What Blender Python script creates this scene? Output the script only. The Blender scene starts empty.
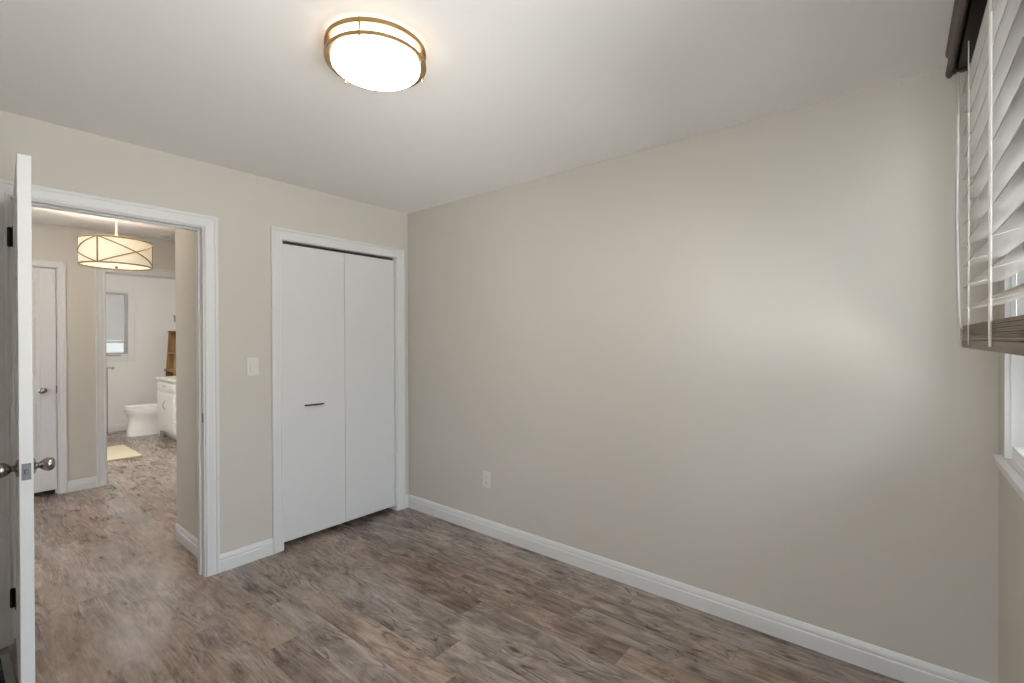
import bpy, bmesh, math
from math import sin, cos, pi, radians
from mathutils import Vector, Matrix

SC = bpy.context.scene
COL = SC.collection

# ------------------------------------------------------------------ camera
YAW, PITCH, ROLL, CAM_H, FPX = .8851, -.0045, -.0034, 1.3921, 470.2
cam_d = bpy.data.cameras.new('camera')
cam_d.sensor_width = 36.0
cam_d.lens = FPX / 1024 * 36.0
cam_d.clip_start = .02
cam = bpy.data.objects.new('camera', cam_d)
COL.objects.link(cam)
Fv = Vector((sin(YAW) * cos(PITCH), cos(YAW) * cos(PITCH), sin(PITCH)))
Rv = Vector((cos(YAW), -sin(YAW), 0))
Uv = Rv.cross(Fv)
R2 = Rv * cos(ROLL) + Uv * sin(ROLL)
U2 = -Rv * sin(ROLL) + Uv * cos(ROLL)
cam.matrix_world = Matrix(((R2.x, U2.x, -Fv.x, 0), (R2.y, U2.y, -Fv.y, 0), (R2.z, U2.z, -Fv.z, CAM_H), (0, 0, 0, 1)))
SC.camera = cam

# ------------------------------------------------------------------ sky, exposure
SKY_STRENGTH = 13.0
SKY_COLOR = (.50, .56, .64, 1)
GROUND_COLOR = (1.0, .99, .97, 1)
HORIZON_COLOR = (.30, .31, .32, 1)
LAMP_STRENGTH = 43.0
LAMP_SIDE_STRENGTH = 6.5
PENDANT_STRENGTH = 5.0
world = bpy.data.worlds.new('overcast_sky')
SC.world = world
world.use_nodes = True
bg = world.node_tree.nodes['Background']
# overcast sky above, bright sunlit ground below, a darker band of houses and trees round the horizon
wn_, wl_ = world.node_tree.nodes, world.node_tree.links
w_tc = wn_.new('ShaderNodeTexCoord')
w_sep = wn_.new('ShaderNodeSeparateXYZ')
wl_.new(w_tc.outputs['Generated'], w_sep.inputs[0])
w_rp = wn_.new('ShaderNodeValToRGB')
w_mr = wn_.new('ShaderNodeMapRange')
w_mr.inputs[1].default_value = -1
w_mr.inputs[2].default_value = 1
wl_.new(w_sep.outputs[2], w_mr.inputs[0])
wl_.new(w_mr.outputs[0], w_rp.inputs[0])
w_els = w_rp.color_ramp.elements
w_els[0].position, w_els[0].color = .0, GROUND_COLOR
w_els[1].position, w_els[1].color = 1.0, SKY_COLOR
for p_, c_ in ((.36, GROUND_COLOR), (.46, HORIZON_COLOR), (.55, HORIZON_COLOR), (.66, SKY_COLOR)):
    w_els.new(p_).color = c_
wl_.new(w_rp.outputs[0], bg.inputs[0])
bg.inputs[1].default_value = SKY_STRENGTH
SC.view_settings.view_transform = 'Standard'
SC.view_settings.look = 'None'
SC.view_settings.gamma = 1.0
SC.view_settings.use_curve_mapping = False
SC.view_settings.exposure = 0.34
try:
    SC.cycles.max_bounces = 14
    SC.cycles.diffuse_bounces = 8
    SC.cycles.transparent_max_bounces = 12
    SC.cycles.sample_clamp_indirect = 6.0
except Exception:
    pass

# ------------------------------------------------------------------ materials
def new_mat(name):
    m = bpy.data.materials.new(name)
    m.use_nodes = True
    return m, m.node_tree, m.node_tree.nodes['Principled BSDF']


def paint(name, col, rough=.5, metal=0.0, bump=0.0, bscale=300.0, vary=.03, coat=0.0):
    """painted / plain surface with a faint procedural variation"""
    m, nt, b = new_mat(name)
    N, L = nt.nodes, nt.links
    tc = N.new('ShaderNodeTexCoord')
    nz = N.new('ShaderNodeTexNoise')
    nz.inputs['Scale'].default_value = 2.2
    nz.inputs['Detail'].default_value = 3
    L.new(tc.outputs['Object'], nz.inputs['Vector'])
    mix = N.new('ShaderNodeMix')
    mix.data_type = 'RGBA'
    mix.inputs[6].default_value = tuple(c * (1 - vary) for c in col) + (1,)
    mix.inputs[7].default_value = tuple(min(1, c * (1 + vary)) for c in col) + (1,)
    L.new(nz.outputs[0], mix.inputs[0])
    L.new(mix.outputs[2], b.inputs['Base Color'])
    b.inputs['Roughness'].default_value = rough
    b.inputs['Metallic'].default_value = metal
    if coat:
        b.inputs['Coat Weight'].default_value = coat
        b.inputs['Coat Roughness'].default_value = .12
    if bump:
        n2 = N.new('ShaderNodeTexNoise')
        n2.inputs['Scale'].default_value = bscale
        L.new(tc.outputs['Object'], n2.inputs['Vector'])
        bp = N.new('ShaderNodeBump')
        bp.inputs['Strength'].default_value = bump
        bp.inputs['Distance'].default_value = .002
        L.new(n2.outputs[0], bp.inputs['Height'])
        L.new(bp.outputs[0], b.inputs['Normal'])
    return m


def wood(name, dark, light, axis=0, rough=.35, scale=14.0, stretch=.08, coat=0.0):
    m, nt, b = new_mat(name)
    N, L = nt.nodes, nt.links
    tc = N.new('ShaderNodeTexCoord')
    mp = N.new('ShaderNodeMapping')
    s = [scale] * 3
    s[axis] = scale * stretch
    mp.inputs['Scale'].default_value = s
    L.new(tc.outputs['Object'], mp.inputs['Vector'])
    nz = N.new('ShaderNodeTexNoise')
    nz.inputs['Scale'].default_value = 3
    nz.inputs['Detail'].default_value = 7
    nz.inputs['Distortion'].default_value = .6
    L.new(mp.outputs[0], nz.inputs['Vector'])
    rp = N.new('ShaderNodeValToRGB')
    rp.color_ramp.elements[0].position = .3
    rp.color_ramp.elements[0].color = dark + (1,)
    rp.color_ramp.elements[1].position = .7
    rp.color_ramp.elements[1].color = light + (1,)
    L.new(nz.outputs[0], rp.inputs[0])
    L.new(rp.outputs[0], b.inputs['Base Color'])
    b.inputs['Roughness'].default_value = rough
    if coat:
        b.inputs['Coat Weight'].default_value = coat
        b.inputs['Coat Roughness'].default_value = .38
    return m


def glow(name, col, strength, base=(.9, .88, .84)):
    m, nt, b = new_mat(name)
    b.inputs['Base Color'].default_value = base + (1,)
    b.inputs['Roughness'].default_value = .4
    b.inputs['Emission Color'].default_value = col + (1,)
    b.inputs['Emission Strength'].default_value = strength
    return m


def pane_mat(name):
    m, nt, b = new_mat(name)
    N, L = nt.nodes, nt.links
    tr = N.new('ShaderNodeBsdfTransparent')
    tr.inputs[0].default_value = (.96, .98, .98, 1)
    gl = N.new('ShaderNodeBsdfGlossy')
    gl.inputs['Roughness'].default_value = .02
    fr = N.new('ShaderNodeFresnel')
    fr.inputs[0].default_value = 1.35
    mx = N.new('ShaderNodeMixShader')
    L.new(fr.outputs[0], mx.inputs[0])
    L.new(tr.outputs[0], mx.inputs[1])
    L.new(gl.outputs[0], mx.inputs[2])
    L.new(mx.outputs[0], N['Material Output'].inputs['Surface'])
    return m


def dimmer_mat(name):
    m, nt, b = new_mat(name)
    N, L = nt.nodes, nt.links
    tr = N.new('ShaderNodeBsdfTransparent')
    tr.inputs[0].default_value = (.40, .40, .39, 1)
    df = N.new('ShaderNodeBsdfDiffuse')
    df.inputs[0].default_value = (.12, .12, .12, 1)
    mx = N.new('ShaderNodeAddShader')
    L.new(tr.outputs[0], mx.inputs[0])
    L.new(df.outputs[0], mx.inputs[1])
    L.new(mx.outputs[0], N['Material Output'].inputs['Surface'])
    return m


def thin_shade_mat(name):
    m, nt, b = new_mat(name)
    N, L = nt.nodes, nt.links
    tl = N.new('ShaderNodeBsdfTranslucent')
    tl.inputs[0].default_value = (.155, .155, .16, 1)
    df = N.new('ShaderNodeBsdfDiffuse')
    df.inputs[0].default_value = (.5, .5, .5, 1)
    mx = N.new('ShaderNodeAddShader')
    L.new(tl.outputs[0], mx.inputs[0])
    L.new(df.outputs[0], mx.inputs[1])
    L.new(mx.outputs[0], N['Material Output'].inputs['Surface'])
    return m


def floor_mat():
    m, nt, b = new_mat('rustic_vinyl_plank')
    N, L = nt.nodes, nt.links

    def val(x):
        return x if hasattr(x, 'links') or hasattr(x, 'is_linked') else None

    def math_(op, a, c=None, clamp=False):
        n = N.new('ShaderNodeMath')
        n.operation = op
        n.use_clamp = clamp
        for i, x in enumerate((a, c)):
            if x is None:
                continue
            if isinstance(x, (int, float)):
                n.inputs[i].default_value = x
            else:
                L.new(x, n.inputs[i])
        return n.outputs[0]

    def vec(x, y, z):
        n = N.new('ShaderNodeCombineXYZ')
        for i, q in enumerate((x, y, z)):
            if isinstance(q, (int, float)):
                n.inputs[i].default_value = q
            else:
                L.new(q, n.inputs[i])
        return n.outputs[0]

    def noise(v, scale, detail=4, rough=.55, dist=0.0):
        n = N.new('ShaderNodeTexNoise')
        n.inputs['Scale'].default_value = scale
        n.inputs['Detail'].default_value = detail
        n.inputs['Roughness'].default_value = rough
        n.inputs['Distortion'].default_value = dist
        L.new(v, n.inputs['Vector'])
        return n.outputs[0]

    def ramp(x, p0, p1, c0=0.0, c1=1.0):
        n = N.new('ShaderNodeMapRange')
        n.interpolation_type = 'SMOOTHSTEP'
        n.inputs[1].default_value = p0
        n.inputs[2].default_value = p1
        n.inputs[3].default_value = c0
        n.inputs[4].default_value = c1
        L.new(x, n.inputs[0])
        return n.outputs[0]

    tc = N.new('ShaderNodeTexCoord')
    sp = N.new('ShaderNodeSeparateXYZ')
    L.new(tc.outputs['Object'], sp.inputs[0])
    X, Y = sp.outputs[0], sp.outputs[1]
    PW, PL = .152, 1.05
    rx = math_('DIVIDE', X, PW)
    row = math_('FLOOR', rx)
    wn = N.new('ShaderNodeTexWhiteNoise')
    wn.noise_dimensions = '1D'
    L.new(row, wn.inputs['W'])
    ry = math_('ADD', math_('DIVIDE', Y, PL), wn.outputs['Value'])
    colm = math_('FLOOR', ry)
    wn2 = N.new('ShaderNodeTexWhiteNoise')
    wn2.noise_dimensions = '2D'
    L.new(vec(row, colm, 0), wn2.inputs['Vector'])
    pid = wn2.outputs['Value']
    sc2 = N.new('ShaderNodeSeparateColor')
    L.new(wn2.outputs['Color'], sc2.inputs[0])
    pid2, pid3 = sc2.outputs[1], sc2.outputs[2]
    fx, fy = math_('FRACT', rx), math_('FRACT', ry)
    ex = math_('MULTIPLY', math_('MINIMUM', fx, math_('SUBTRACT', 1.0, fx)), PW)
    ey = math_('MULTIPLY', math_('MINIMUM', fy, math_('SUBTRACT', 1.0, fy)), PL)
    edge = math_('MINIMUM', ex, ey)
    seam = ramp(edge, .0004, .0022, 1.0, 0.0)
    # per-plank shifted coordinates: every plank has its own print
    px = math_('ADD', X, math_('MULTIPLY', pid2, 37.0))
    py = math_('ADD', Y, math_('MULTIPLY', pid3, 53.0))
    def mul(a_, c_):
        return math_('MULTIPLY', a_, c_)

    def at(kx, ky, w, x=None):
        return vec(mul(x if x is not None else px, kx), mul(py, ky), w)

    # knots bend the grain around them
    vk = N.new('ShaderNodeTexVoronoi')
    vk.feature = 'F1'
    vk.inputs['Scale'].default_value = 1.0
    L.new(at(8.5, 3.6, pid), vk.inputs['Vector'])
    kd = vk.outputs['Distance']
    kcs = N.new('ShaderNodeSeparateColor')
    L.new(vk.outputs['Color'], kcs.inputs[0])
    has = math_('GREATER_THAN', kcs.outputs[0], .55)
    knot = mul(ramp(kd, .05, .17, 1.0, 0.0), has)
    halo = mul(ramp(kd, .12, .42, 1.0, 0.0), has)
    field = noise(at(6.5, 1.5, pid), 1.0, 2, .45)               # smooth field: its contours are the cathedral lines
    gx = math_('ADD', px, math_('ADD', mul(field, .05), mul(halo, .016)))
    fine = noise(at(130.0, 6.0, pid, gx), 1.0, 6, .7)
    med = noise(at(38.0, 2.8, pid3, gx), 1.0, 7, .68, .2)
    blot = noise(at(12.0, 4.2, pid2), 1.0, 6, .62, 1.0)
    big = noise(at(5.0, 1.6, pid3), 1.0, 3, .5)
    fsum = math_('ADD', mul(field, 95.0), mul(halo, 9.0))
    cath = math_('POWER', math_('ADD', mul(math_('SINE', fsum), .5), .5), 5.0)
    cmask = ramp(noise(at(7.0, 2.2, pid2), 1.0, 3, .5), .50, .60)
    gmask = ramp(noise(at(9.0, 2.0, pid), 1.0, 3, .5), .42, .60)
    v = math_('ADD', .5, mul(math_('SUBTRACT', blot, .5), .95))
    v = math_('ADD', v, mul(math_('SUBTRACT', big, .5), .35))
    v = math_('ADD', v, mul(math_('SUBTRACT', med, .5), .55))
    v = math_('ADD', v, mul(mul(math_('SUBTRACT', fine, .5), math_('ADD', .25, gmask)), .75))
    v = math_('ADD', v, mul(mul(math_('SUBTRACT', cath, .25), cmask), -.22))
    v = math_('ADD', v, mul(math_('SUBTRACT', pid, .5), .12))
    v = math_('SUBTRACT', v, mul(halo, .06))
    rp = N.new('ShaderNodeValToRGB')
    cr = rp.color_ramp
    cr.elements[0].position = .23
    cr.elements[0].color = (.060, .037, .025, 1)
    cr.elements[1].position = .78
    cr.elements[1].color = (.400, .315, .262, 1)
    e = cr.elements.new(.36)
    e.color = (.140, .097, .073, 1)
    e = cr.elements.new(.55)
    e.color = (.255, .188, .150, 1)
    L.new(v, rp.inputs[0])
    # short dark cracks along the grain
    ridge = math_('ABSOLUTE', math_('SUBTRACT', noise(at(26.0, 5.0, pid2, gx), 1.0, 4, .6), .5))
    crack = mul(ramp(ridge, .004, .022, 1.0, 0.0), ramp(noise(at(14.0, 6.0, pid3), 1.0, 3, .55), .56, .63))

    def mixc(f, a, c):
        n = N.new('ShaderNodeMix')
        n.data_type = 'RGBA'
        L.new(f, n.inputs[0])
        for i, q in ((6, a), (7, c)):
            if isinstance(q, tuple):
                n.inputs[i].default_value = q
            else:
                L.new(q, n.inputs[i])
        return n.outputs[2]

    c = rp.outputs[0]
    # greyish planks among the brown ones
    gmix = N.new('ShaderNodeHueSaturation')
    L.new(c, gmix.inputs['Color'])
    L.new(ramp(pid3, .0, 1.0, .72, 1.02), gmix.inputs['Saturation'])
    c = gmix.outputs[0]
    c = mixc(mul(crack, .8), c, (.045, .028, .02, 1))
    c = mixc(math_('MULTIPLY', knot, .8), c, (.045, .026, .018, 1))
    ks = math_('MULTIPLY', math_('GREATER_THAN', pid2, -1.0), seam)
    c = mixc(math_('MULTIPLY', ks, .38), c, (.04, .028, .02, 1))
    L.new(c, b.inputs['Base Color'])
    L.new(ramp(fine, .3, .7, .30, .22), b.inputs['Roughness'])
    b.inputs['Specular IOR Level'].default_value = .5
    h = math_('SUBTRACT', math_('MULTIPLY', fine, .25), seam)
    bp = N.new('ShaderNodeBump')
    bp.inputs['Strength'].default_value = .12
    bp.inputs['Distance'].default_value = .001
    L.new(h, bp.inputs['Height'])
    L.new(bp.outputs[0], b.inputs['Normal'])
    return m


M = dict(
    wall=paint('greige_wall_paint', (.545, .515, .465), .55, bump=.08, bscale=220, vary=.012),
    bwall=paint('pale_grey_wall_paint', (.72, .72, .70), .5, bump=.06, vary=.01),
    ceil=paint('ceiling_paint', (.80, .785, .765), .8, bump=.10, bscale=160, vary=.01),
    trim=paint('white_trim_paint', (.66, .66, .66), .32, vary=.01),
    door=paint('white_door_paint', (.65, .65, .65), .34, vary=.01),
    vinyl=paint('white_vinyl', (.82, .83, .84), .3, vary=.01),
    plate=paint('white_plastic', (.635, .63, .61), .3, vary=.01),
    dark=paint('dark_slot', (.02, .02, .02), .6),
    nickel=paint('brushed_nickel', (.34, .315, .28), .22, 1.0),
    zinc=paint('dull_zinc', (.20, .20, .205), .5, .6, vary=.5),
    bronze=paint('oiled_bronze', (.035, .03, .026), .38, .8),
    brass=paint('antique_brass', (.40, .275, .15), .32, 1.0),
    gold=paint('aged_gold', (.30, .21, .07), .4, .7),
    cream_metal=paint('pale_champagne_metal', (.62, .55, .40), .4, .3),
    steel=paint('painted_steel', (.30, .31, .30), .4, .5),
    chrome=paint('chrome', (.55, .55, .56), .15, 1.0),
    porcelain=paint('white_porcelain', (.82, .82, .81), .12, vary=.005, coat=.5),
    cabinet=paint('white_cabinet_lacquer', (.80, .80, .79), .28, vary=.01),
    counter=paint('white_counter', (.84, .83, .80), .2, vary=.02),
    mat=paint('cream_bath_mat', (.52, .475, .34), .95, bump=.6, bscale=400, vary=.05),
    cord=paint('grey_cord', (.50, .48, .45), .7),
    tape=paint('cream_ladder_tape', (.60, .57, .50), .8),
    blind=wood('sky_sheen_blind_wood', (.21, .19, .17), (.30, .28, .26), 0, .38, coat=1.0),  # brown slats greyed, with the reflected daylight mixed into their colour
    valance=wood('dark_valance_wood', (.045, .029, .020), (.10, .066, .046), 0, .45),
    rail=wood('brown_rail_wood', (.11, .072, .045), (.21, .145, .095), 0, .5),
    oak=wood('honey_oak', (.19, .10, .035), (.36, .21, .085), 2, .5, scale=10),
    lamp_glass=glow('lit_opal_glass', (1.0, .90, .77), LAMP_STRENGTH),
    lamp_side=glow('lit_opal_glass_side', (1.0, .88, .74), LAMP_SIDE_STRENGTH),
    shade=glow('lit_linen_shade', (1.0, .87, .64), .24, (.74, .68, .54)),
    shade_bottom=glow('lit_shade_diffuser', (1.0, .88, .64), PENDANT_STRENGTH * .16, (.8, .76, .64)),
    pane=pane_mat('window_pane'),
    dimmer=dimmer_mat('grey_pane_dimmer'),
    shade_white=thin_shade_mat('white_blind_vinyl'),
    floor=floor_mat(),
)

# ------------------------------------------------------------------ mesh helpers
class MB:
    def __init__(self):
        self.bm = bmesh.new()

    def box(self, x0, x1, y0, y1, z0, z1, bev=0.0, seg=2):
        bm = self.bm
        r = bmesh.ops.create_cube(bm, size=1.0)
        vs = r['verts']
        for v in vs:
            v.co = Vector(((x0 + x1) / 2 + v.co.x * (x1 - x0), (y0 + y1) / 2 + v.co.y * (y1 - y0), (z0 + z1) / 2 + v.co.z * (z1 - z0)))
        if bev:
            es = list({e for v in vs for e in v.link_edges})
            bmesh.ops.bevel(bm, geom=es, offset=bev, segments=seg, affect='EDGES', profile=.7)
        return self

    def loft(self, rings, close=True, cap0=True, cap1=True):
        bm = self.bm
        rows = [[bm.verts.new(p) for p in r] for r in rings]
        n = len(rows[0])
        for a, b in zip(rows, rows[1:]):
            for i in range(n if close else n - 1):
                j = (i + 1) % n
                bm.faces.new((a[i], a[j], b[j], b[i]))
        if cap0:
            bm.faces.new(rows[0][::-1])
        if cap1:
            bm.faces.new(rows[-1])
        return self

    def lathe(self, prof, origin, axis='z', n=32, cap=True):
        """prof: (radius, height) along axis"""
        o = Vector(origin)
        rings = []
        for r, h in prof:
            ring = []
            for i in range(n):
                a = 2 * pi * i / n
                c, s = r * cos(a), r * sin(a)
                p = {'z': (c, s, h), 'x': (h, c, s), 'y': (c, h, s)}[axis]
                ring.append(o + Vector(p))
            rings.append(ring)
        return self.loft(rings, True, cap, cap)

    def tube(self, pts, r, n=8, closed=False):
        pts = [Vector(p) for p in pts]
        k = len(pts)
        rings = []
        prev = None
        for i, p in enumerate(pts):
            if closed:
                t = pts[(i + 1) % k] - pts[i - 1]
            else:
                t = pts[min(i + 1, k - 1)] - pts[max(i - 1, 0)]
            t.normalize()
            ref = prev if prev is not None else (Vector((0, 0, 1)) if abs(t.z) < .9 else Vector((1, 0, 0)))
            a = (ref - t * ref.dot(t)).normalized()
            prev = a
            b = t.cross(a)
            rings.append([p + a * (r * cos(2 * pi * j / n)) + b * (r * sin(2 * pi * j / n)) for j in range(n)])
        if closed:
            rings.append(rings[0])
            self.loft(rings, True, False, False)
            bmesh.ops.remove_doubles(self.bm, verts=self.bm.verts[:], dist=1e-6)
            return self
        return self.loft(rings)

    def prism(self, prof, f0, f1):
        """profile of 2-D points swept from f0(u,v) to f1(u,v)"""
        return self.loft([[f0(u, v) for u, v in prof], [f1(u, v) for u, v in prof]])

    def build(self, name, mat, parent=None, smooth=None, loc=None):
        bm = self.bm
        bmesh.ops.recalc_face_normals(bm, faces=bm.faces[:])
        me = bpy.data.meshes.new(name)
        bm.to_mesh(me)
        bm.free()
        ob = bpy.data.objects.new(name, me)
        COL.objects.link(ob)
        me.materials.append(mat)
        if smooth:
            for p in me.polygons:
                p.use_smooth = True
            try:
                me.set_sharp_from_angle(angle=radians(smooth))
            except Exception:
                pass
        if parent is not None:
            ob.parent = parent
        if loc is not None:
            ob.location = loc
        return ob


def tag(o, label, cat, group=None, kind=None):
    o['label'] = label
    o['category'] = cat
    if group:
        o['group'] = group
    if kind:
        o['kind'] = kind
    return o


def thing(name, loc, label, cat, rz=0.0, group=None, kind=None):
    o = bpy.data.objects.new(name, None)
    COL.objects.link(o)
    o.location = loc
    o.rotation_euler = (0, 0, rz)
    o.empty_display_size = .1
    return tag(o, label, cat, group, kind)


def struct(o, label, cat):
    return tag(o, label, cat, None, 'structure')


# ------------------------------------------------------------------ room dimensions
H = 2.44
XL, XR = -.62, 2.482           # bedroom left / right wall
YW, YC = -.292, 3.15           # window wall / closet wall
TC = .115                      # closet wall thickness
YH = 5.90                      # far wall of the hall
YB = 9.30                      # back wall of the bathroom
XB = 2.56                      # right wall of the bathroom
DX0, DX1, DZ = .216, .988, 2.052      # bedroom doorway (jamb faces)
KX0, KX1, KZ = 1.452, 2.362, 2.056   # closet opening
VX0, VX1, VZ0 = .02, .95, .40          # added fill window in the same wall, unseen behind the camera
UY0, UY1 = -.10, .52                   # added fill window in the left wall, unseen behind the camera
BX0, BX1 = 1.028, 1.84               # bathroom doorway
GX0, GX1 = -.085, .688               # hall door opening
WX0, WX1, WZ0, WZ1 = 1.38, 2.35, .951, 2.31   # bedroom window opening

# ------------------------------------------------------------------ shell
b = MB().box(-1.45, 3.9, -.6, 9.5, -.12, 0)
struct(b.build('floor', M['floor']), 'rustic grey brown wood plank floor running through bedroom, hall and bathroom', 'floor')
b = MB().box(-1.45, 3.9, -.6, 9.5, H, H + .12)
struct(b.build('ceiling', M['ceil']), 'flat off white ceiling over the whole home', 'ceiling')

b = MB()
b.box(XR, XR + .12, YW - .14, 3.92, 0, H)
struct(b.build('wall_right', M['wall']), 'long blank greige wall on the right', 'wall')
b = MB()
b.box(XL - .12, XL, YW - .14, UY0, 0, H)
b.box(XL - .12, XL, UY0, UY1, 0, VZ0)
b.box(XL - .12, XL, UY0, UY1, WZ1, H)
b.box(XL - .12, XL, UY1, YC + TC, 0, H)
struct(b.build('wall_left', M['wall']), 'greige bedroom wall behind the open door', 'wall')

b = MB()
y0, y1 = YC, YC + TC
b.box(XL, DX0 - .016, y0, y1, 0, H)
b.box(DX0 - .016, DX1 + .016, y0, y1, DZ + .016, H)
b.box(DX1 + .016, KX0 - .016, y0, y1, 0, H)
b.box(KX0 - .016, KX1 + .016, y0, y1, KZ + .016, H)
b.box(KX1 + .016, XR, y0, y1, 0, H)
b.box(1.062, 1.16, y1, 3.92, 0, H)          # side of the closet, seen through the doorway
b.box(1.16, 3.7, 3.82, 3.92, 0, H)          # back of the closet
struct(b.build('wall_closet', M['wall']), 'greige wall holding the bedroom doorway and the closet', 'wall')

b = MB()
y0, y1 = YW - .14, YW
b.box(XL, VX0, y0, y1, 0, H)
b.box(VX0, VX1, y0, y1, 0, VZ0)
b.box(VX0, VX1, y0, y1, WZ1, H)
b.box(VX1, WX0, y0, y1, 0, H)
b.box(WX0, WX1, y0, y1, 0, WZ0)
b.box(WX0, WX1, y0, y1, WZ1, H)
b.box(WX1, XR, y0, y1, 0, H)
struct(b.build('wall_window', M['wall']), 'greige wall with the bedroom window', 'wall')

b = MB()
y0, y1 = YH, YH + .10
b.box(-1.45, GX0 - .016, y0, y1, 0, H)
b.box(GX0 - .016, GX1 + .016, y0, y1, DZ + .016, H)
b.box(GX1 + .016, BX0 - .016, y0, y1, 0, H)
b.box(BX0 - .016, BX1 + .016, y0, y1, DZ + .016, H)
b.box(BX1 + .016, 3.7, y0, y1, 0, H)
struct(b.build('wall_hall', M['wall']), 'greige far wall of the hall between a white door and the bathroom doorway', 'wall')
b = MB().box(-1.45, -1.33, YC + TC, YH, 0, H)
struct(b.build('wall_hall_left', M['wall']), 'greige end wall of the hall', 'wall')
b = MB().box(3.7, 3.82, 3.82, YH, 0, H)
struct(b.build('wall_hall_right', M['wall']), 'greige other end wall of the hall', 'wall')

b = MB()
BW0, BW1, BZ0, BZ1 = 1.10, 1.885, 1.19, 2.13
y0, y1 = YB, YB + .12
b.box(.2, BW0, y0, y1, 0, H)
b.box(BW0, BW1, y0, y1, 0, BZ0)
b.box(BW0, BW1, y0, y1, BZ1, H)
b.box(BW1, XB + .12, y0, y1, 0, H)
struct(b.build('wall_bathroom_back', M['bwall']), 'pale bathroom wall with the small window', 'wall')
b = MB().box(XB, XB + .12, YH + .1, YB, 0, H)
struct(b.build('wall_bathroom_right', M['bwall']), 'pale bathroom wall beside the vanity', 'wall')
b = MB().box(.2, .32, YH + .1, YB, 0, H)
struct(b.build('wall_bathroom_left', M['bwall']), 'pale bathroom wall on the left', 'wall')
b = MB()
b.box(-.3, GX0 - .02, YH + .1, YH + .5, 0, H).box(GX1 + .02, GX1 + .1, YH + .1, YH + .5, 0, H).box(-.3, GX1 + .1, YH + .5, YH + .6, 0, H)
struct(b.build('wall_hall_closet', M['bwall']), 'walls closing off the space behind the hall door', 'wall')

# ------------------------------------------------------------------ casings, jambs, baseboards
CAS = [(0, 0), (0, .0085), (.004, .0105), (.010, .0105), (.014, .0085), (.040, .0125), (.050, .0125), (.054, .0165), (.062, .0175), (.067, .0165), (.0695, .013), (.0695, 0)]


def casing(mb, x0, x1, zt, yf, sgn=-1, w=.0695, z0=0.0):
    """mitred three sided casing round an opening; yf wall face, sgn direction it stands out"""
    k = w / .0695
    def P(x, z, v):
        return Vector((x, yf + sgn * v, z))
    rings = [[P(x0 - u * k, z0, v) for u, v in CAS], [P(x0 - u * k, zt + u * k, v) for u, v in CAS],
             [P(x1 + u * k, zt + u * k, v) for u, v in CAS], [P(x1 + u * k, z0, v) for u, v in CAS]]
    mb.loft(rings)


def jamb(mb, x0, x1, zt, y0, y1, t=.016, stop=None):
    mb.box(x0 - t, x0, y0, y1, 0, zt + t)
    mb.box(x1, x1 + t, y0, y1, 0, zt + t)
    mb.box(x0, x1, y0, y1, zt, zt + t)
    if stop:
        s0, s1, st = stop
        mb.box(x0, x0 + st, s0, s1, 0, zt - st, .002, 1)
        mb.box(x1 - st, x1, s0, s1, 0, zt - st, .002, 1)
        mb.box(x0, x1, s0, s1, zt - st, zt, .002, 1)


mb = MB()
casing(mb, DX0 - .006, DX1 + .008, DZ + .006, YC)
casing(mb, DX0 - .006, DX1 + .006, DZ + .006, YC + TC, 1, .06)
jamb(mb, DX0, DX1, DZ, YC, YC + TC, stop=(YC + .042, YC + .078, .011))
t1 = struct(mb.build('trim_1', M['trim']), 'white casing and jamb round the open bedroom doorway', 'door frame')
MB().box(DX1 - .0015, DX1 + .001, YC + .004, YC + .030, .905, .965, .001, 1).build('strike_plate', M['nickel'], t1)

mb = MB()
casing(mb, KX0 - .005, KX1 + .006, KZ + .004, YC, w=.072)
jamb(mb, KX0, KX1, KZ, YC, YC + TC)
struct(mb.build('trim_2', M['trim']), 'white casing round the closet doors', 'door frame')

mb = MB()
casing(mb, GX0 - .004, GX1 + .004, DZ + .006, YH, w=.058)
jamb(mb, GX0, GX1, DZ, YH, YH + .10, stop=(YH + .062, YH + .09, .010))
t3 = struct(mb.build('trim_3', M['trim']), 'white casing round the closed hall door', 'door frame')
MB().box(GX1 - .008, GX1 - .001, YH + .0005, YH + .02, .92, .985).build('strike_plate', M['nickel'], t3)

mb = MB()
casing(mb, BX0 - .0, BX1 + .0, DZ + .0, YH, w=.076)
jamb(mb, BX0, BX1, DZ, YH, YH + .10, stop=(YH + .03, YH + .06, .010))
struct(mb.build('trim_4', M['trim']), 'white casing round the bathroom doorway', 'door frame')

BASE = [(0, 0), (.014, 0), (.014, .064), (.0125, .068), (.0095, .071), (.0115, .076), (.0105, .086), (.0075, .096), (.004, .103), (0, .105)]


def base_x(mb, x0, x1, yf, sgn):
    mb.prism(BASE, lambda u, v: Vector((x0, yf + sgn * u, v)), lambda u, v: Vector((x1, yf + sgn * u, v)))


def base_y(mb, y0, y1, xf, sgn):
    mb.prism(BASE, lambda u, v: Vector((xf + sgn * u, y0, v)), lambda u, v: Vector((xf + sgn * u, y1, v)))


def baseboard(name, label, fn):
    mb = MB()
    fn(mb)
    return struct(mb.build(name, M['trim']), label, 'baseboard')


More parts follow.
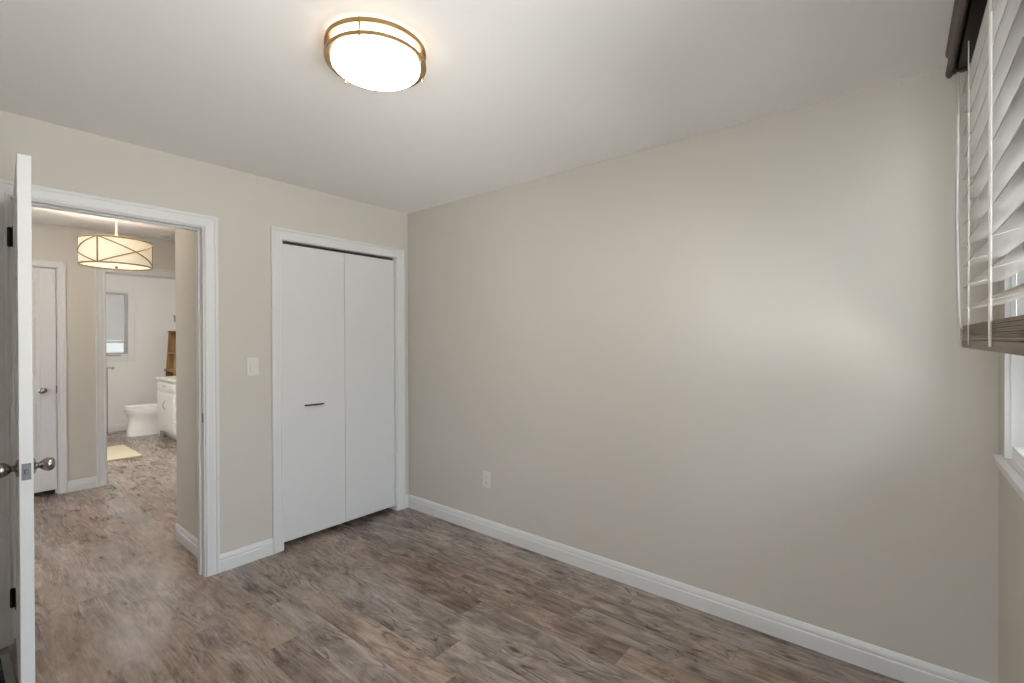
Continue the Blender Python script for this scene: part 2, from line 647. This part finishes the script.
baseboard('baseboard_right', 'white baseboard along the long blank wall', lambda m: base_y(m, YW, YC, XR, -1))
baseboard('baseboard_closet', 'short white baseboards between doorway and closet', lambda m: (base_x(m, DX1 + .0775, KX0 - .077, YC, -1), base_x(m, KX1 + .078, XR - .014, YC, -1), base_x(m, XL, DX0 - .076, YC, -1)))
baseboard('baseboard_window', 'white baseboard under the bedroom window', lambda m: base_x(m, XL, XR - .014, YW, 1))
baseboard('baseboard_left', 'white baseboard on the wall behind the open door', lambda m: base_y(m, YW + .014, YC - .014, XL, 1))
baseboard('baseboard_hall', 'white baseboard on the hall wall just past the doorway', lambda m: (base_y(m, YC + TC + .018, 3.934, 1.062, -1), base_x(m, 1.048, 3.7, 3.92, 1)))
baseboard('baseboard_hall_far', 'white baseboard between the hall door and bathroom doorway', lambda m: (base_x(m, GX1 + .062, BX0 - .076, YH, -1), base_x(m, BX1 + .077, 3.7, YH, -1), base_x(m, -1.33, GX0 - .062, YH, -1)))
baseboard('baseboard_bathroom', 'white baseboard below the bathroom window', lambda m: (base_x(m, .32, XB, YB, -1), base_y(m, YH + .1, YB - .014, XB, -1)))

# ------------------------------------------------------------------ doors
def panel_door(w, h, t, panels, mat, name, parent, cols=2):
    """six panel slab, x from 0 to w, thickness y 0..t"""
    st, ml = .105, .10
    mb = MB()
    rc = .008
    mb.box(.01, w - .01, rc, t - rc, .01, h - .01)
    mb.box(0, st, 0, t, 0, h, .0015, 1)
    mb.box(w - st, w, 0, t, 0, h, .0015, 1)
    zs = sorted(panels)
    edges = [0] + [z for p in zs for z in p] + [h]
    for i in range(0, len(edges), 2):
        mb.box(st, w - st, 0, t, edges[i], edges[i + 1])
    cx = w / 2
    for z0, z1 in zs:
        mb.box(cx - ml / 2, cx + ml / 2, 0, t, z0, z1)
        for x0, x1 in ((st, cx - ml / 2), (cx + ml / 2, w - st)):
            for f, s in ((rc, -1), (t - rc, 1)):
                i, d = .022, .006
                mb.loft([[Vector((x, f, z)) for x, z in ((x0 + i, z0 + i), (x1 - i, z0 + i), (x1 - i, z1 - i), (x0 + i, z1 - i))],
                         [Vector((x, f + s * d, z)) for x, z in ((x0 + i + .02, z0 + i + .02), (x1 - i - .02, z0 + i + .02), (x1 - i - .02, z1 - i - .02), (x0 + i + .02, z1 - i - .02))]])
    return mb.build(name, mat, parent)


PANELS = [(.20, .84), (1.07, 1.62), (1.69, 1.935)]
KNOB = [(.0, 0), (.031, 0), (.032, .003), (.027, .006), (.0135, .009), (.0105, .013), (.0115, .018), (.0165, .023), (.0225, .030), (.0258, .038), (.0265, .044), (.0250, .051), (.0205, .057), (.013, .0608), (.005, .062), (0, .062)]


def knob(parent, origin, axis, sgn, mat, name='door_knob', k=1.0):
    mb = MB().lathe([(r * k + 1e-4, h * sgn * k) for r, h in KNOB], origin, axis, 28, True)
    return mb.build(name, mat, parent, 40)


# the open bedroom door: pivot at the hinge, leaf along local -y
DW, DH, DT = .786, 2.026, .0355
d1 = thing('door_1', (.2215, 3.128, .012), 'white bedroom door standing open, seen on its latch edge', 'door', -.058, None, 'structure')
leaf = panel_door(DW, DH, DT, PANELS, M['door'], 'door_leaf', d1)
leaf.rotation_euler = (0, 0, -pi / 2)
leaf.location = (0, -.004, 0)
MB().box(.006, .0295, -DW - .0055, -DW - .002, .898, .955, .0006, 1).build('latch_plate', M['zinc'], d1)
MB().box(.012, .023, -DW - .013, -DW - .003, .918, .936, .003, 1).build('latch_bolt', M['zinc'], d1)
knob(d1, (DT, -DW + .066, .930), 'x', 1, M['nickel'], k=.95)
knob(d1, (0, -DW + .066, .930), 'x', -1, M['nickel'])
for z in (.215, 1.868):
    hg = MB()
    hg.lathe([(.0001, -.045), (.004, -.045), (.0085, -.041), (.0085, .041), (.004, .045), (.0001, .045)], (-.010, .006, z - .012), 'z', 14)
    hg.box(-.003, .001, -.03, .004, z - .057, z + .033)
    hg.build('hinge', M['bronze'], d1, 40)

# closet bifold door
d2 = thing('door_2', (KX0, YC + .024, .037), 'white flat bifold closet door with a thin dark pull', 'closet door', 0, None, 'structure')
cw = KX1 - KX0
sp = 1.917 - KX0
for i, (a, c) in enumerate(((.002, sp - .0012), (sp + .0012, cw - .002))):
    MB().box(a, c, 0, .034, 0, 2.000, .002, 2).build('door_panel', M['door'], d2)
pl = MB()
pl.box(1.600 - KX0, 1.740 - KX0, -.026, -.017, .899, .908, .0015, 1)
for x in (1.614, 1.726):
    pl.box(x - KX0 - .004, x - KX0 + .004, -.018, .001, .900, .907)
pl.build('pull_handle', M['bronze'], d2)
MB().box(.01, cw - .01, .004, .030, 2.0025, 2.016).build('track', M['dark'], d2)

# hall door
d3 = thing('door_3', (GX0 + .003, YH + .026, .042), 'closed white six panel door across the hall', 'door', 0, None, 'structure')
panel_door(GX1 - GX0 - .006, 2.006, .035, [(.17, .81), (1.02, 1.585), (1.65, 1.90)], M['door'], 'door_leaf', d3)
knob(d3, (.594 - GX0 - .003, 0, .907), 'y', -1, M['nickel'], k=.95)

# ------------------------------------------------------------------ bedroom window, blind
w1 = thing('window_1', (WX0, YW, WZ0), 'white bedroom window below the raised wooden blind', 'window', 0, None, 'structure')
def wloc(mb, name, mat, sm=None):
    for v in mb.bm.verts:
        v.co -= Vector((WX0, YW, WZ0))
    return mb.build(name, mat, w1, sm)

CY = YW
mb = MB()
def liner(t0, ya, yb):
    mb.box(WX1 - t0, WX1, yb, ya, WZ0 + .024, WZ1)
    mb.box(WX0, WX0 + t0, yb, ya, WZ0 + .024, WZ1)
    mb.box(WX0 + t0, WX1 - t0, yb, ya, WZ1 - t0, WZ1)
liner(.008, YW + .002, YW - .012)
liner(.020, YW - .012, YW - .024)
liner(.014, YW - .024, YW - .05)
mb.box(WX0 + .02, WX1 - .02, YW - .05, YW - .014, WZ0 + .024, WZ0 + .07, .004, 2)
wloc(mb, 'window_frame', M['vinyl'])
mb = MB()
cxm = (WX0 + WX1) / 2
for x0, x1, y0 in ((WX0 + .014, cxm + .03, YW - .088), (cxm - .03, WX1 - .014, YW - .052)):
    mb.box(x0, x0 + .055, y0 - .03, y0, WZ0 + .024, WZ1 - .012, .004, 1)
    mb.box(x1 - .055, x1, y0 - .03, y0, WZ0 + .024, WZ1 - .012, .004, 1)
    mb.box(x0 + .055, x1 - .055, y0 - .03, y0, WZ0 + .024, WZ0 + .085, .004, 1)
    mb.box(x0 + .055, x1 - .055, y0 - .03, y0, WZ1 - .075, WZ1 - .012, .004, 1)
wloc(mb, 'window_sash', M['vinyl'])
mb = MB()
for x0, x1, y0 in ((WX0 + .06, cxm - .02, YW - .103), (cxm + .02, WX1 - .06, YW - .067)):
    mb.box(x0, x1, y0 - .002, y0 + .002, WZ0 + .08, WZ1 - .07)
wloc(mb, 'window_glass', M['pane'])
mb = MB()
mb.box(WX0 + .0, WX1, YW - .10, YW, WZ0, WZ0 + .024)
mb.box(WX0 - .06, 2.40, YW - .0, -.264, WZ0, WZ0 + .024, .006, 2)
wloc(mb, 'window_stool', M['trim'])

# added window behind the camera, put in to fill the room with daylight
w3 = thing('fill_window_3', (VX0, YW, VZ0), 'added unseen window in the blind wall, letting in fill daylight', 'window', 0, None, 'structure')
def w3loc(mb, name, mat):
    for v in mb.bm.verts:
        v.co -= Vector((VX0, YW, VZ0))
    return mb.build(name, mat, w3)
mb = MB()
for a, c, d, e in ((VX0, VX0 + .05, VZ0, WZ1), (VX1 - .05, VX1, VZ0, WZ1), (VX0 + .05, VX1 - .05, VZ0, VZ0 + .05), (VX0 + .05, VX1 - .05, WZ1 - .05, WZ1), ((VX0 + VX1) / 2 - .03, (VX0 + VX1) / 2 + .03, VZ0 + .05, WZ1 - .05)):
    mb.box(a, c, YW - .12, YW - .05, d, e)
w3loc(mb, 'window_frame', M['vinyl'])
w3loc(MB().box(VX0 + .05, VX1 - .05, YW - .092, YW - .088, VZ0 + .05, WZ1 - .05), 'window_glass', M['pane'])
mb = MB()
mb.box(VX0 - .07, VX0, YW, YW + .018, VZ0, WZ1 + .07).box(VX1, VX1 + .07, YW, YW + .018, VZ0, WZ1 + .07).box(VX0, VX1, YW, YW + .018, WZ1, WZ1 + .07).box(VX0 - .07, VX1 + .09, YW - .05, YW + .03, VZ0 - .025, VZ0)
w3loc(mb, 'window_casing', M['trim'])

w4 = thing('fill_window_4', (XL, UY0, VZ0), 'added unseen window in the left wall, letting in fill daylight', 'window', 0, None, 'structure')  # another added window, its daylight evens out the right wall
def w4loc(mb, name, mat):
    for v in mb.bm.verts:
        v.co -= Vector((XL, UY0, VZ0))
    return mb.build(name, mat, w4)
mb = MB()
for a, c, d, e in ((UY0, UY0 + .05, VZ0, WZ1), (UY1 - .05, UY1, VZ0, WZ1), (UY0 + .05, UY1 - .05, VZ0, VZ0 + .05), (UY0 + .05, UY1 - .05, WZ1 - .05, WZ1), ((UY0 + UY1) / 2 - .03, (UY0 + UY1) / 2 + .03, VZ0 + .05, WZ1 - .05)):
    mb.box(XL - .11, XL - .05, a, c, d, e)
w4loc(mb, 'window_frame', M['vinyl'])
w4loc(MB().box(XL - .082, XL - .078, UY0 + .05, UY1 - .05, VZ0 + .05, WZ1 - .05), 'window_glass', M['pane'])
mb = MB()
mb.box(XL, XL + .018, UY0 - .07, UY0, VZ0, WZ1 + .07).box(XL, XL + .018, UY1, UY1 + .07, VZ0, WZ1 + .07).box(XL, XL + .018, UY0, UY1, WZ1, WZ1 + .07).box(XL - .05, XL + .03, UY0 - .09, UY1 + .09, VZ0 - .025, VZ0)
w4loc(mb, 'window_casing', M['trim'])

# blind
BXE, BXS = 2.30, 1.14
YF, YBK = -.182, -.276
BTOP = 2.40
bl = thing('wooden_blind', ((BXE + BXS) / 2, YW, BTOP), 'brown wooden slat blind, lowered halfway over the bedroom window', 'blind')
def bloc(mb, name, mat, sm=None, parent=None):
    for v in mb.bm.verts:
        v.co -= Vector(((BXE + BXS) / 2, YW, BTOP))
    return mb.build(name, mat, bl, sm)

VAL = [(-.139, 2.338), (-.142, 2.331), (-.150, 2.330), (-.157, 2.338), (-.157, 2.425), (-.139, 2.425), (-.136, 2.418), (-.139, 2.408), (-.143, 2.402), (-.143, 2.362), (-.138, 2.356), (-.136, 2.346)]
mb = MB()
mb.prism(VAL, lambda u, v: Vector((BXS - .02, u, v)), lambda u, v: Vector((BXE + .022, u, v)))
mb.box(BXE + .004, BXE + .020, YW + .001, -.156, 2.338, 2.423, .002, 1)
mb.box(BXS - .018, BXS - .002, YW + .001, -.156, 2.338, 2.423, .002, 1)
bloc(mb, 'valance', M['valance'])
bloc(MB().box(BXS, BXE, YW + .006, -.165, 2.345, 2.405, .002, 1), 'headrail', M['bronze'])
mb = MB()
SW, STH, TILT = .0985, .0032, radians(17)
yc = (YF + YBK) / 2
PITCHZ = .0776
zs = [1.484 + PITCHZ * i for i in range(11)]
for i, z in enumerate(zs):
    tl = TILT * (.55 + .45 * min(1, i / 3))
    ca, sa = cos(tl), sin(tl)
    prof = [(-.5, -.5), (.5, -.5), (.5, .5), (-.5, .5)]
    def P(x, a, c):
        yy, zz = a * SW, c * STH
        return Vector((x, yc + yy * ca + zz * sa, z + .016 - yy * sa + zz * ca))
    mb.loft([[P(BXS + .01, a, c) for a, c in prof], [P(BXE, a, c) for a, c in prof]])
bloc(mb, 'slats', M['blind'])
mb = MB()
for i in range(10):
    z = 1.386 + i * .0050
    o = .0012 * (i % 2)
    mb.box(BXS + .01, BXE - o, yc - SW / 2 + o, yc + SW / 2 - o * 2, z, z + .0037)
bloc(mb, 'slat_stack', M['rail'])
bloc(MB().box(BXS + .01, BXE, yc - SW / 2, yc + SW / 2, 1.358, 1.384, .003, 2), 'bottom_rail', M['rail'])
for x, r in ((2.08, .0018), (1.63, .0034), (1.18, .0034)):
    bloc(MB().tube([(x, yc + SW / 2 + .003, 2.335), (x, yc + SW / 2 + .003, 1.37)], r, 8), 'ladder_cord', M['tape'])
    bloc(MB().tube([(x, yc - SW / 2 - .003, 2.335), (x, yc - SW / 2 - .003, 1.37)], .0014, 8), 'ladder_cord', M['tape'])
    rg = MB()
    for i, z in enumerate(zs):
        rg.tube([(x, yc + SW / 2 + .002, z), (x, yc - SW / 2 - .002, z + .03)], .0009, 6)
    bloc(rg, 'ladder_rungs', M['tape'])
pts = [(BXE + .012, -.170, 2.36), (BXE + .013, -.168, 2.15), (BXE + .012, -.166, 1.83), (BXE + .010, -.168, 1.61), (BXE + .004, -.171, 1.47), (BXE - .004, -.174, 1.40), (BXE - .006, -.176, 1.362)]
bloc(MB().tube(pts, .0045, 8), 'lift_cord', M['cord'], 60)

# ------------------------------------------------------------------ ceiling light
LC = Vector((1.0, 1.44, H))
cl = thing('flush_ceiling_light', LC, 'round lit flush ceiling light with two brass rings in the bedroom', 'ceiling light')
R0 = .175
def band(r, z, h, t):
    return [(r - t, z - h / 2), (r - .002, z - h / 2), (r, z - h / 2 + .002), (r, z + h / 2 - .002), (r - .002, z + h / 2), (r - t, z + h / 2)]
def ring_mesh(r, z, h, t, n=72):
    mb = MB()
    prof = band(r, z, h, t)
    rows = []
    for i in range(n + 1):
        a = 2 * pi * (i % n) / n
        rows.append([Vector((q * cos(a), q * sin(a), zz)) for q, zz in prof])
    mb.loft(rows, True, False, False)
    bmesh.ops.remove_doubles(mb.bm, verts=mb.bm.verts[:], dist=1e-6)
    return mb
ring_mesh(R0, -.018, .017, .018).build('upper_ring', M['brass'], cl, 40)
ring_mesh(R0, -.0595, .014, .022).build('lower_ring', M['brass'], cl, 40)
mb = MB()
mb.lathe([(.0001, -.001), (R0 - .023, -.001), (R0 - .023, -.062), (R0 - .026, -.066), (.0001, -.066)], (0, 0, 0), 'z', 64, False)
mb.build('glass_side', M['lamp_side'], cl, 50)
mb = MB()
mb.lathe([(R0 - .023, -.066), (R0 - .024, -.075), (R0 - .030, -.081), (R0 - .046, -.085), (.09, -.087), (.0001, -.0885)], (0, 0, 0), 'z', 64, False)
mb.build('glass_diffuser', M['lamp_glass'], cl, 50)
for a in (218, 95, 342):
    a = radians(a)
    c, s = R0 * .992 * cos(a), R0 * .992 * sin(a)
    pm = MB().lathe([(.0001, -.075), (.003, -.0745), (.0045, -.071), (.0045, -.067), (.0028, -.0655), (.0028, -.012), (.0001, -.012)], (c * 1.012, s * 1.012, 0), 'z', 12)
    pm.build('post', M['gold'], cl, 40)

# ------------------------------------------------------------------ switch and outlet
sw = thing('light_switch', (1.261, YC, 1.168), 'white rocker light switch on the wall between doorway and closet', 'light switch')
MB().box(-.035, .035, -.0055, 0, 0, .115, .002, 2).build('cover_plate', M['plate'], sw)
mb = MB()
mb.loft([[Vector((x, y, z)) for x, y, z in ((-.0165, -.005, .0245), (.0165, -.005, .0245), (.0165, -.005, .0905), (-.0165, -.005, .0905))],
         [Vector((x, y, z)) for x, y, z in ((-.0155, -.0110, .0255), (.0155, -.0110, .0255), (.0155, -.0065, .0895), (-.0155, -.0065, .0895))]])
mb.build('rocker', M['plate'], sw)
ot = thing('wall_outlet', (XR, 2.267, .334), 'white duplex outlet low on the long blank wall', 'outlet')
MB().box(-.0055, 0, -.035, .035, 0, .115, .002, 2).build('cover_plate', M['plate'], ot)
for z in (.0375, .0775):
    f = MB().box(-.0085, -.005, -.017, .017, z - .0145, z + .0145, .003, 2).build('socket', M['plate'], ot)
    q = MB()
    q.box(-.0090, -.0080, -.0085, -.0060, z - .003, z + .006).box(-.0090, -.0080, .0055, .0080, z - .002, z + .005).lathe([(.0001, -.0090), (.0025, -.0090), (.0025, -.0080), (.0001, -.0080)], (0, 0, z - .008), 'x', 10)
    q.build('slots', M['dark'], f)

# ------------------------------------------------------------------ floor register under the open door
fr = thing('floor_register', (.118, 2.915, 0), 'grey metal floor vent beside the open door', 'floor vent')
mb = MB()
hx, hy, fw = .076, .150, .026
mb.box(-hx, -hx + fw, -hy, hy, 0, .005, .0015, 1).box(hx - fw, hx, -hy, hy, 0, .005, .0015, 1)
mb.box(-hx + fw, hx - fw, -hy, -hy + fw, 0, .005, .0015, 1).box(-hx + fw, hx - fw, hy - fw, hy, 0, .005, .0015, 1)
mb.build('vent_frame', M['steel'], fr)
MB().box(-hx + fw, hx - fw, -hy + fw, hy - fw, .0004, .001).build('duct_opening', M['dark'], fr)
mb = MB()
for i in range(9):
    y = -hy + fw + .014 + i * .0265
    mb.box(-hx + fw, hx - fw, y, y + .005, .001, .0038)
mb.build('louver_grille', M['bronze'], fr)

# ------------------------------------------------------------------ hall pendant
PC = Vector((.868, 4.6, H))
pd = thing('drum_pendant', PC, 'cream drum shade lamp with crossing gold bands hanging in the hall', 'pendant lamp')
PR, PT, PBt = .215, -.292, -.480
mb = MB()
mb.lathe([(.0001, 0), (.065, 0), (.065, -.012), (.05, -.022), (.012, -.03), (.006, -.04), (.006, -.235), (.016, -.255), (.028, -.275), (.030, -.29), (.012, -.305), (.0001, -.305)], (0, 0, 0), 'z', 24)
mb.build('stem', M['cream_metal'], pd, 40)
n = 64
mb = MB()
rows = [[Vector((r * cos(2 * pi * i / n), r * sin(2 * pi * i / n), z)) for i in range(n)] for r, z in ((PR - .004, PT), (PR, PT), (PR, PBt), (PR - .004, PBt))]
mb.loft(rows, True, False, False)
mb.build('lamp_shade', M['shade'], pd, 50)
MB().lathe([(.0001, PBt - .002), (PR - .012, PBt + .004), (PR - .005, PBt + .008), (PR - .005, PBt + .012), (.0001, PBt + .008)], (0, 0, 0), 'z', 48, False).build('diffuser', M['shade_bottom'], pd, 50)
MB().lathe([(.0001, PBt - .018), (.008, PBt - .016), (.012, PBt - .008), (.006, PBt - .001), (.0001, PBt)], (0, 0, 0), 'z', 16).build('finial', M['gold'], pd, 50)
for z in (PT, PBt):
    MB_ = ring_mesh(PR + .004, z, .010, .010, 64)
    MB_.build('shade_ring', M['gold'], pd, 40)
A0 = -100.7
for k in range(3):
    a0 = radians(A0 - 29 + 120 * k)
    rr = PR + .002
    def pt(a, z):
        return Vector((rr * cos(a), rr * sin(a), z))
    MB().tube([pt(a0, PT), pt(a0, PBt)], .0048, 8).build('band', M['gold'], pd, 50)
    for za, zb in ((PT, PBt), (PBt, PT)):
        pp = []
        for i in range(25):
            f = i / 24
            pp.append(pt(a0 + radians(120) * f, za + (zb - za) * f))
        MB().tube(pp, .0042, 6).build('band', M['gold'], pd, 50)
ld = bpy.data.lights.new('pendant_bulb', 'POINT')
ld.energy = 70
ld.color = (1, .86, .70)
ld.shadow_soft_size = .05
lo = bpy.data.objects.new('pendant_bulb', ld)
COL.objects.link(lo)
lo.parent = pd
lo.location = (0, 0, -.40)

# smoke detector
sd = thing('smoke_detector', (1.436, 5.553, H), 'small round white smoke detector on the hall ceiling by the bathroom', 'smoke detector')
MB().lathe([(.0001, 0), (.062, 0), (.064, -.008), (.058, -.024), (.040, -.034), (.0001, -.034)], (0, 0, 0), 'z', 32).build('housing', M['plate'], sd, 40)
MB().lathe([(.0001, -.036), (.02, -.036), (.02, -.033), (.0001, -.033)], (0, 0, 0), 'z', 16).build('sensor_vent', M['steel'], sd, 40)

# ------------------------------------------------------------------ bathroom window
w2 = thing('window_2', (BW0, YB, BZ0), 'small white bathroom window with its white shade half down', 'window', 0, None, 'structure')
def w2loc(mb, name, mat, sm=None):
    for v in mb.bm.verts:
        v.co -= Vector((BW0, YB, BZ0))
    return mb.build(name, mat, w2, sm)
mb = MB()
c = .085
mb.box(BW1, BW1 + c, YB - .018, YB, BZ0 - .12, BZ1 + .04, .003, 1).box(BW0 - c, BW0, YB - .018, YB, BZ0 - .12, BZ1 + .04, .003, 1)
mb.box(BW0, BW1, YB - .018, YB, BZ1, BZ1 + .04, .003, 1).box(BW0, BW1, YB - .018, YB, BZ0 - .12, BZ0, .003, 1)
w2loc(mb, 'window_casing', M['trim'])
mb = MB()
for x0, x1, z0, z1 in ((BW0, BW0 + .035, BZ0, BZ1), (BW1 - .035, BW1, BZ0, BZ1), (BW0 + .035, BW1 - .035, BZ0, BZ0 + .02), (BW0 + .035, BW1 - .035, BZ1 - .03, BZ1)):
    mb.box(x0, x1, YB + .01, YB + .08, z0, z1)
w2loc(mb, 'window_frame', M['steel'])
w2loc(MB().box(BW0 + .035, BW1 - .035, YB + .062, YB + .066, BZ0 + .02, BZ1 - .03), 'window_glass', M['pane'])
mb = MB()
k = 28
for i in range(k):
    z = 1.39 + i * (BZ1 - .03 - 1.39) / k
    mb.box(BW0 + .036, BW1 - .036, YB + .026, YB + .036, z, z + (BZ1 - .03 - 1.39) / k, .002, 1)
w2loc(mb, 'blind_slats', M['shade_white'])
w2loc(MB().box(BW0 + .035, BW1 - .035, YB + .046, YB + .047, BZ0 + .02, 1.38), 'pane_dimmer', M['dimmer'])  # sheet added to dim the overbright lower pane
w2loc(MB().box(BW0 + .036, BW1 - .03, YB - .012, YB + .04, 1.362, 1.388, .003, 1), 'blind_rail', M['steel'])
mb = MB()
mb.box(1.66, 1.80, YB - .035, YB - .01, BZ0 - .035, BZ0 - .012, .004, 2).tube([(1.67, YB - .03, BZ0 - .02), (1.64, YB - .05, BZ0 - .015), (1.60, YB - .055, BZ0 - .02)], .008, 8)
w2loc(mb, 'crank_handle', M['steel'])

# ------------------------------------------------------------------ toilet, facing -x
tx, ty = XB, 8.66
to = thing('toilet', (tx, ty, 0), 'white toilet beyond the vanity in the bathroom', 'toilet')
def egg(cx, z, front, back, half, n=36, sq=2.0):
    r = []
    for i in range(n):
        a = 2 * pi * i / n
        ca, sa = cos(a), sin(a)
        ex = math.copysign(abs(ca) ** (2 / sq), ca)
        ey = math.copysign(abs(sa) ** (2 / sq), sa)
        r.append(Vector((cx + (front if ex < 0 else back) * ex, half * ey, z)))
    return r
mb = MB()
mb.loft([egg(-.45, 0, .385, .25, .125, sq=3.6), egg(-.45, .03, .385, .25, .125, sq=3.6), egg(-.45, .12, .37, .24, .115, sq=3.2), egg(-.45, .20, .355, .23, .118, sq=2.8), egg(-.46, .255, .345, .22, .138, sq=2.4),
         egg(-.48, .31, .335, .24, .168, sq=2.2), egg(-.49, .355, .36, .24, .182, sq=2.1), egg(-.49, .395, .365, .24, .186, sq=2.1), egg(-.49, .402, .355, .235, .178, sq=2.1)])
mb.build('bowl', M['porcelain'], to, 50)
mb = MB()
mb.loft([egg(-.49, .404, .365, .225, .186), egg(-.49, .416, .370, .228, .190), egg(-.49, .422, .366, .226, .187)])
mb.build('seat', M['porcelain'], to, 40)
mb = MB()
mb.loft([egg(-.49, .425, .362, .226, .184), egg(-.49, .440, .366, .228, .187), egg(-.49, .449, .350, .222, .176), egg(-.49, .452, .30, .2, .14)])
mb.build('lid', M['porcelain'], to, 40)
MB().box(-.235, -.022, -.205, .205, .38, .745, .025, 3).build('tank', M['porcelain'], to, 40)
MB().box(-.245, -.018, -.215, .215, .746, .785, .010, 3).build('tank_lid', M['porcelain'], to, 40)
MB().box(-.252, -.236, -.19, -.11, .67, .69, .005, 2).build('flush_lever', M['chrome'], to, 40)

# ------------------------------------------------------------------ vanity along the right wall, front faces -x
va = thing('bathroom_vanity', (2.02, 7.72, 0), 'white bathroom vanity cabinet with a white counter top', 'vanity')
y0, y1 = -.62, .62
mb = MB()
mb.box(.02, XB - 2.02 - .001, y0, y1, .095, .825)
mb.box(.02, .07, y1 - .06, y1, 0, .095).box(.02, .07, y0, y0 + .06, 0, .095)
mb.box(.09, XB - 2.02 - .001, y0, y1, 0.0, .095)
mb.build('body', M['cabinet'], va)
MB().box(-.012, XB - 2.02 - .001, y0 - .012, y1 + .012, .827, .862, .005, 2).build('counter_top', M['counter'], va)
MB().box(.505, XB - 2.02 - .001, y0 - .01, y1 + .01, .863, .93, .004, 1).build('backsplash', M['counter'], va)
def front(ya, yb, za, zb, name):
    m = MB()
    m.box(.001, .019, ya, yb, za, zb, .003, 1)
    i = .035 if zb - za > .2 else .02
    m.loft([[Vector((.0015, y, z)) for y, z in ((ya + i, za + i), (yb - i, za + i), (yb - i, zb - i), (ya + i, zb - i))],
            [Vector((-.005, y, z)) for y, z in ((ya + i + .012, za + i + .012), (yb - i - .012, za + i + .012), (yb - i - .012, zb - i - .012), (ya + i + .012, zb - i - .012))]])
    return m.build(name, M['cabinet'], va)
def arc_pull(ya, za, parent, vertical=True, L_=.096):
    pp = []
    for i in range(13):
        f = i / 12
        d = -.004 - .030 * sin(pi * f) ** .7
        pp.append((d, ya, za - L_ / 2 + L_ * f) if vertical else (d, ya - L_ / 2 + L_ * f, za))
    MB().tube(pp, .0055, 8).build('pull_handle', M['chrome'], parent, 50)
f = front(-.185, .60, .69, .81, 'drawer')
arc_pull(.20, .755, f, False, .07)
f = front(-.185, .60, .115, .675, 'cabinet_door')
arc_pull(.20, .49, f, True, .12)
for za, zb in ((.115, .29), (.305, .48), (.495, .645), (.66, .81)):
    f = front(-.60, -.20, za, zb, 'drawer')
    arc_pull(-.40, (za + zb) / 2, f, False)

# bath mat, stand, shelf, sconce
mb = MB()
mb.box(.86, 1.55, 7.0, 7.90, 0.0, .022, .008, 2)
for v in mb.bm.verts:
    v.co -= Vector((1.205, 7.45, 0))
bm_ = mb.build('bath_mat', M['mat'], None, 40, (1.205, 7.45, 0))
tag(bm_, 'cream bath mat on the bathroom floor', 'bath mat')

ts = thing('towel_stand', (1.603, 9.14, 0), 'slim chrome towel stand under the bathroom window', 'towel stand')
MB().lathe([(.0001, 0), (.095, 0), (.095, .008), (.02, .014), (.0001, .014)], (0, 0, 0), 'z', 28).build('base', M['chrome'], ts, 40)
MB().tube([(0, 0, .01), (0, 0, .99)], .009, 12).build('pole', M['steel'], ts, 50)
mb = MB().tube([(-.16, 0, .984), (.065, 0, .984)], .008, 10)
mb.lathe([(.0001, .05), (.016, .053), (.024, .066), (.02, .082), (.0001, .09)], (0, 0, .978), 'x', 16)
mb.build('arm', M['steel'], ts, 50)

ws = thing('wooden_shelf_unit', (2.42, 8.66, .787), 'honey brown wooden shelf unit standing on the toilet tank', 'shelf')
for s in (-1, 1):
    mb = MB()
    a = [(-.165, 0), (.115, 0), (.115, .74), (-.118, .74)]
    mb.loft([[Vector((x, s * .19 - .008, z)) for x, z in a], [Vector((x, s * .19 + .008, z)) for x, z in a]])
    mb.build('side_panel', M['oak'], ws)
MB().box(.100, .113, -.182, .182, .01, .72).build('back_panel', M['oak'], ws)
MB().box(-.178, .118, -.20, .20, .125, .165, .003, 1).build('shelf_board', M['oak'], ws)
MB().box(-.145, .100, -.182, .182, .40, .418).build('shelf_board', M['oak'], ws)
MB().box(-.130, .118, -.205, .205, .741, .757, .002, 1).build('top_board', M['oak'], ws)

sc_ = thing('wall_sconce', (XB, 8.62, 1.70), 'grey wall sconce above the wooden shelf unit', 'wall lamp')
MB().lathe([(.0001, 0), (.05, 0), (.05, -.012), (.0001, -.018)], (0, 0, 0), 'x', 24).build('wall_plate', M['chrome'], sc_, 40)
MB().tube([(-.01, 0, 0), (-.10, 0, .0), (-.19, 0, -.02)], .009, 10).build('arm', M['chrome'], sc_, 50)
MB().lathe([(.018, -.05), (.045, -.045), (.055, .06), (.048, .06), (.040, -.03)], (-.20, 0, .02), 'z', 24, False).build('lamp_shade', M['steel'], sc_, 40)

# unseen lamp added to brighten the bathroom, outside the doorway view
bc = thing('bathroom_fill_light', (1.45, 6.45, H), 'added unseen ceiling light that brightens the bathroom', 'ceiling light')
MB().lathe([(.0001, 0), (.16, 0), (.16, -.02), (.0001, -.02)], (0, 0, 0), 'z', 32).build('base', M['plate'], bc, 40)
MB().lathe([(.14, -.021), (.13, -.06), (.08, -.085), (.0001, -.09)], (0, 0, 0), 'z', 32, False).build('glass_bowl', glow('bath_fill_glow', (1, .97, .93), 185.0), bc, 50)
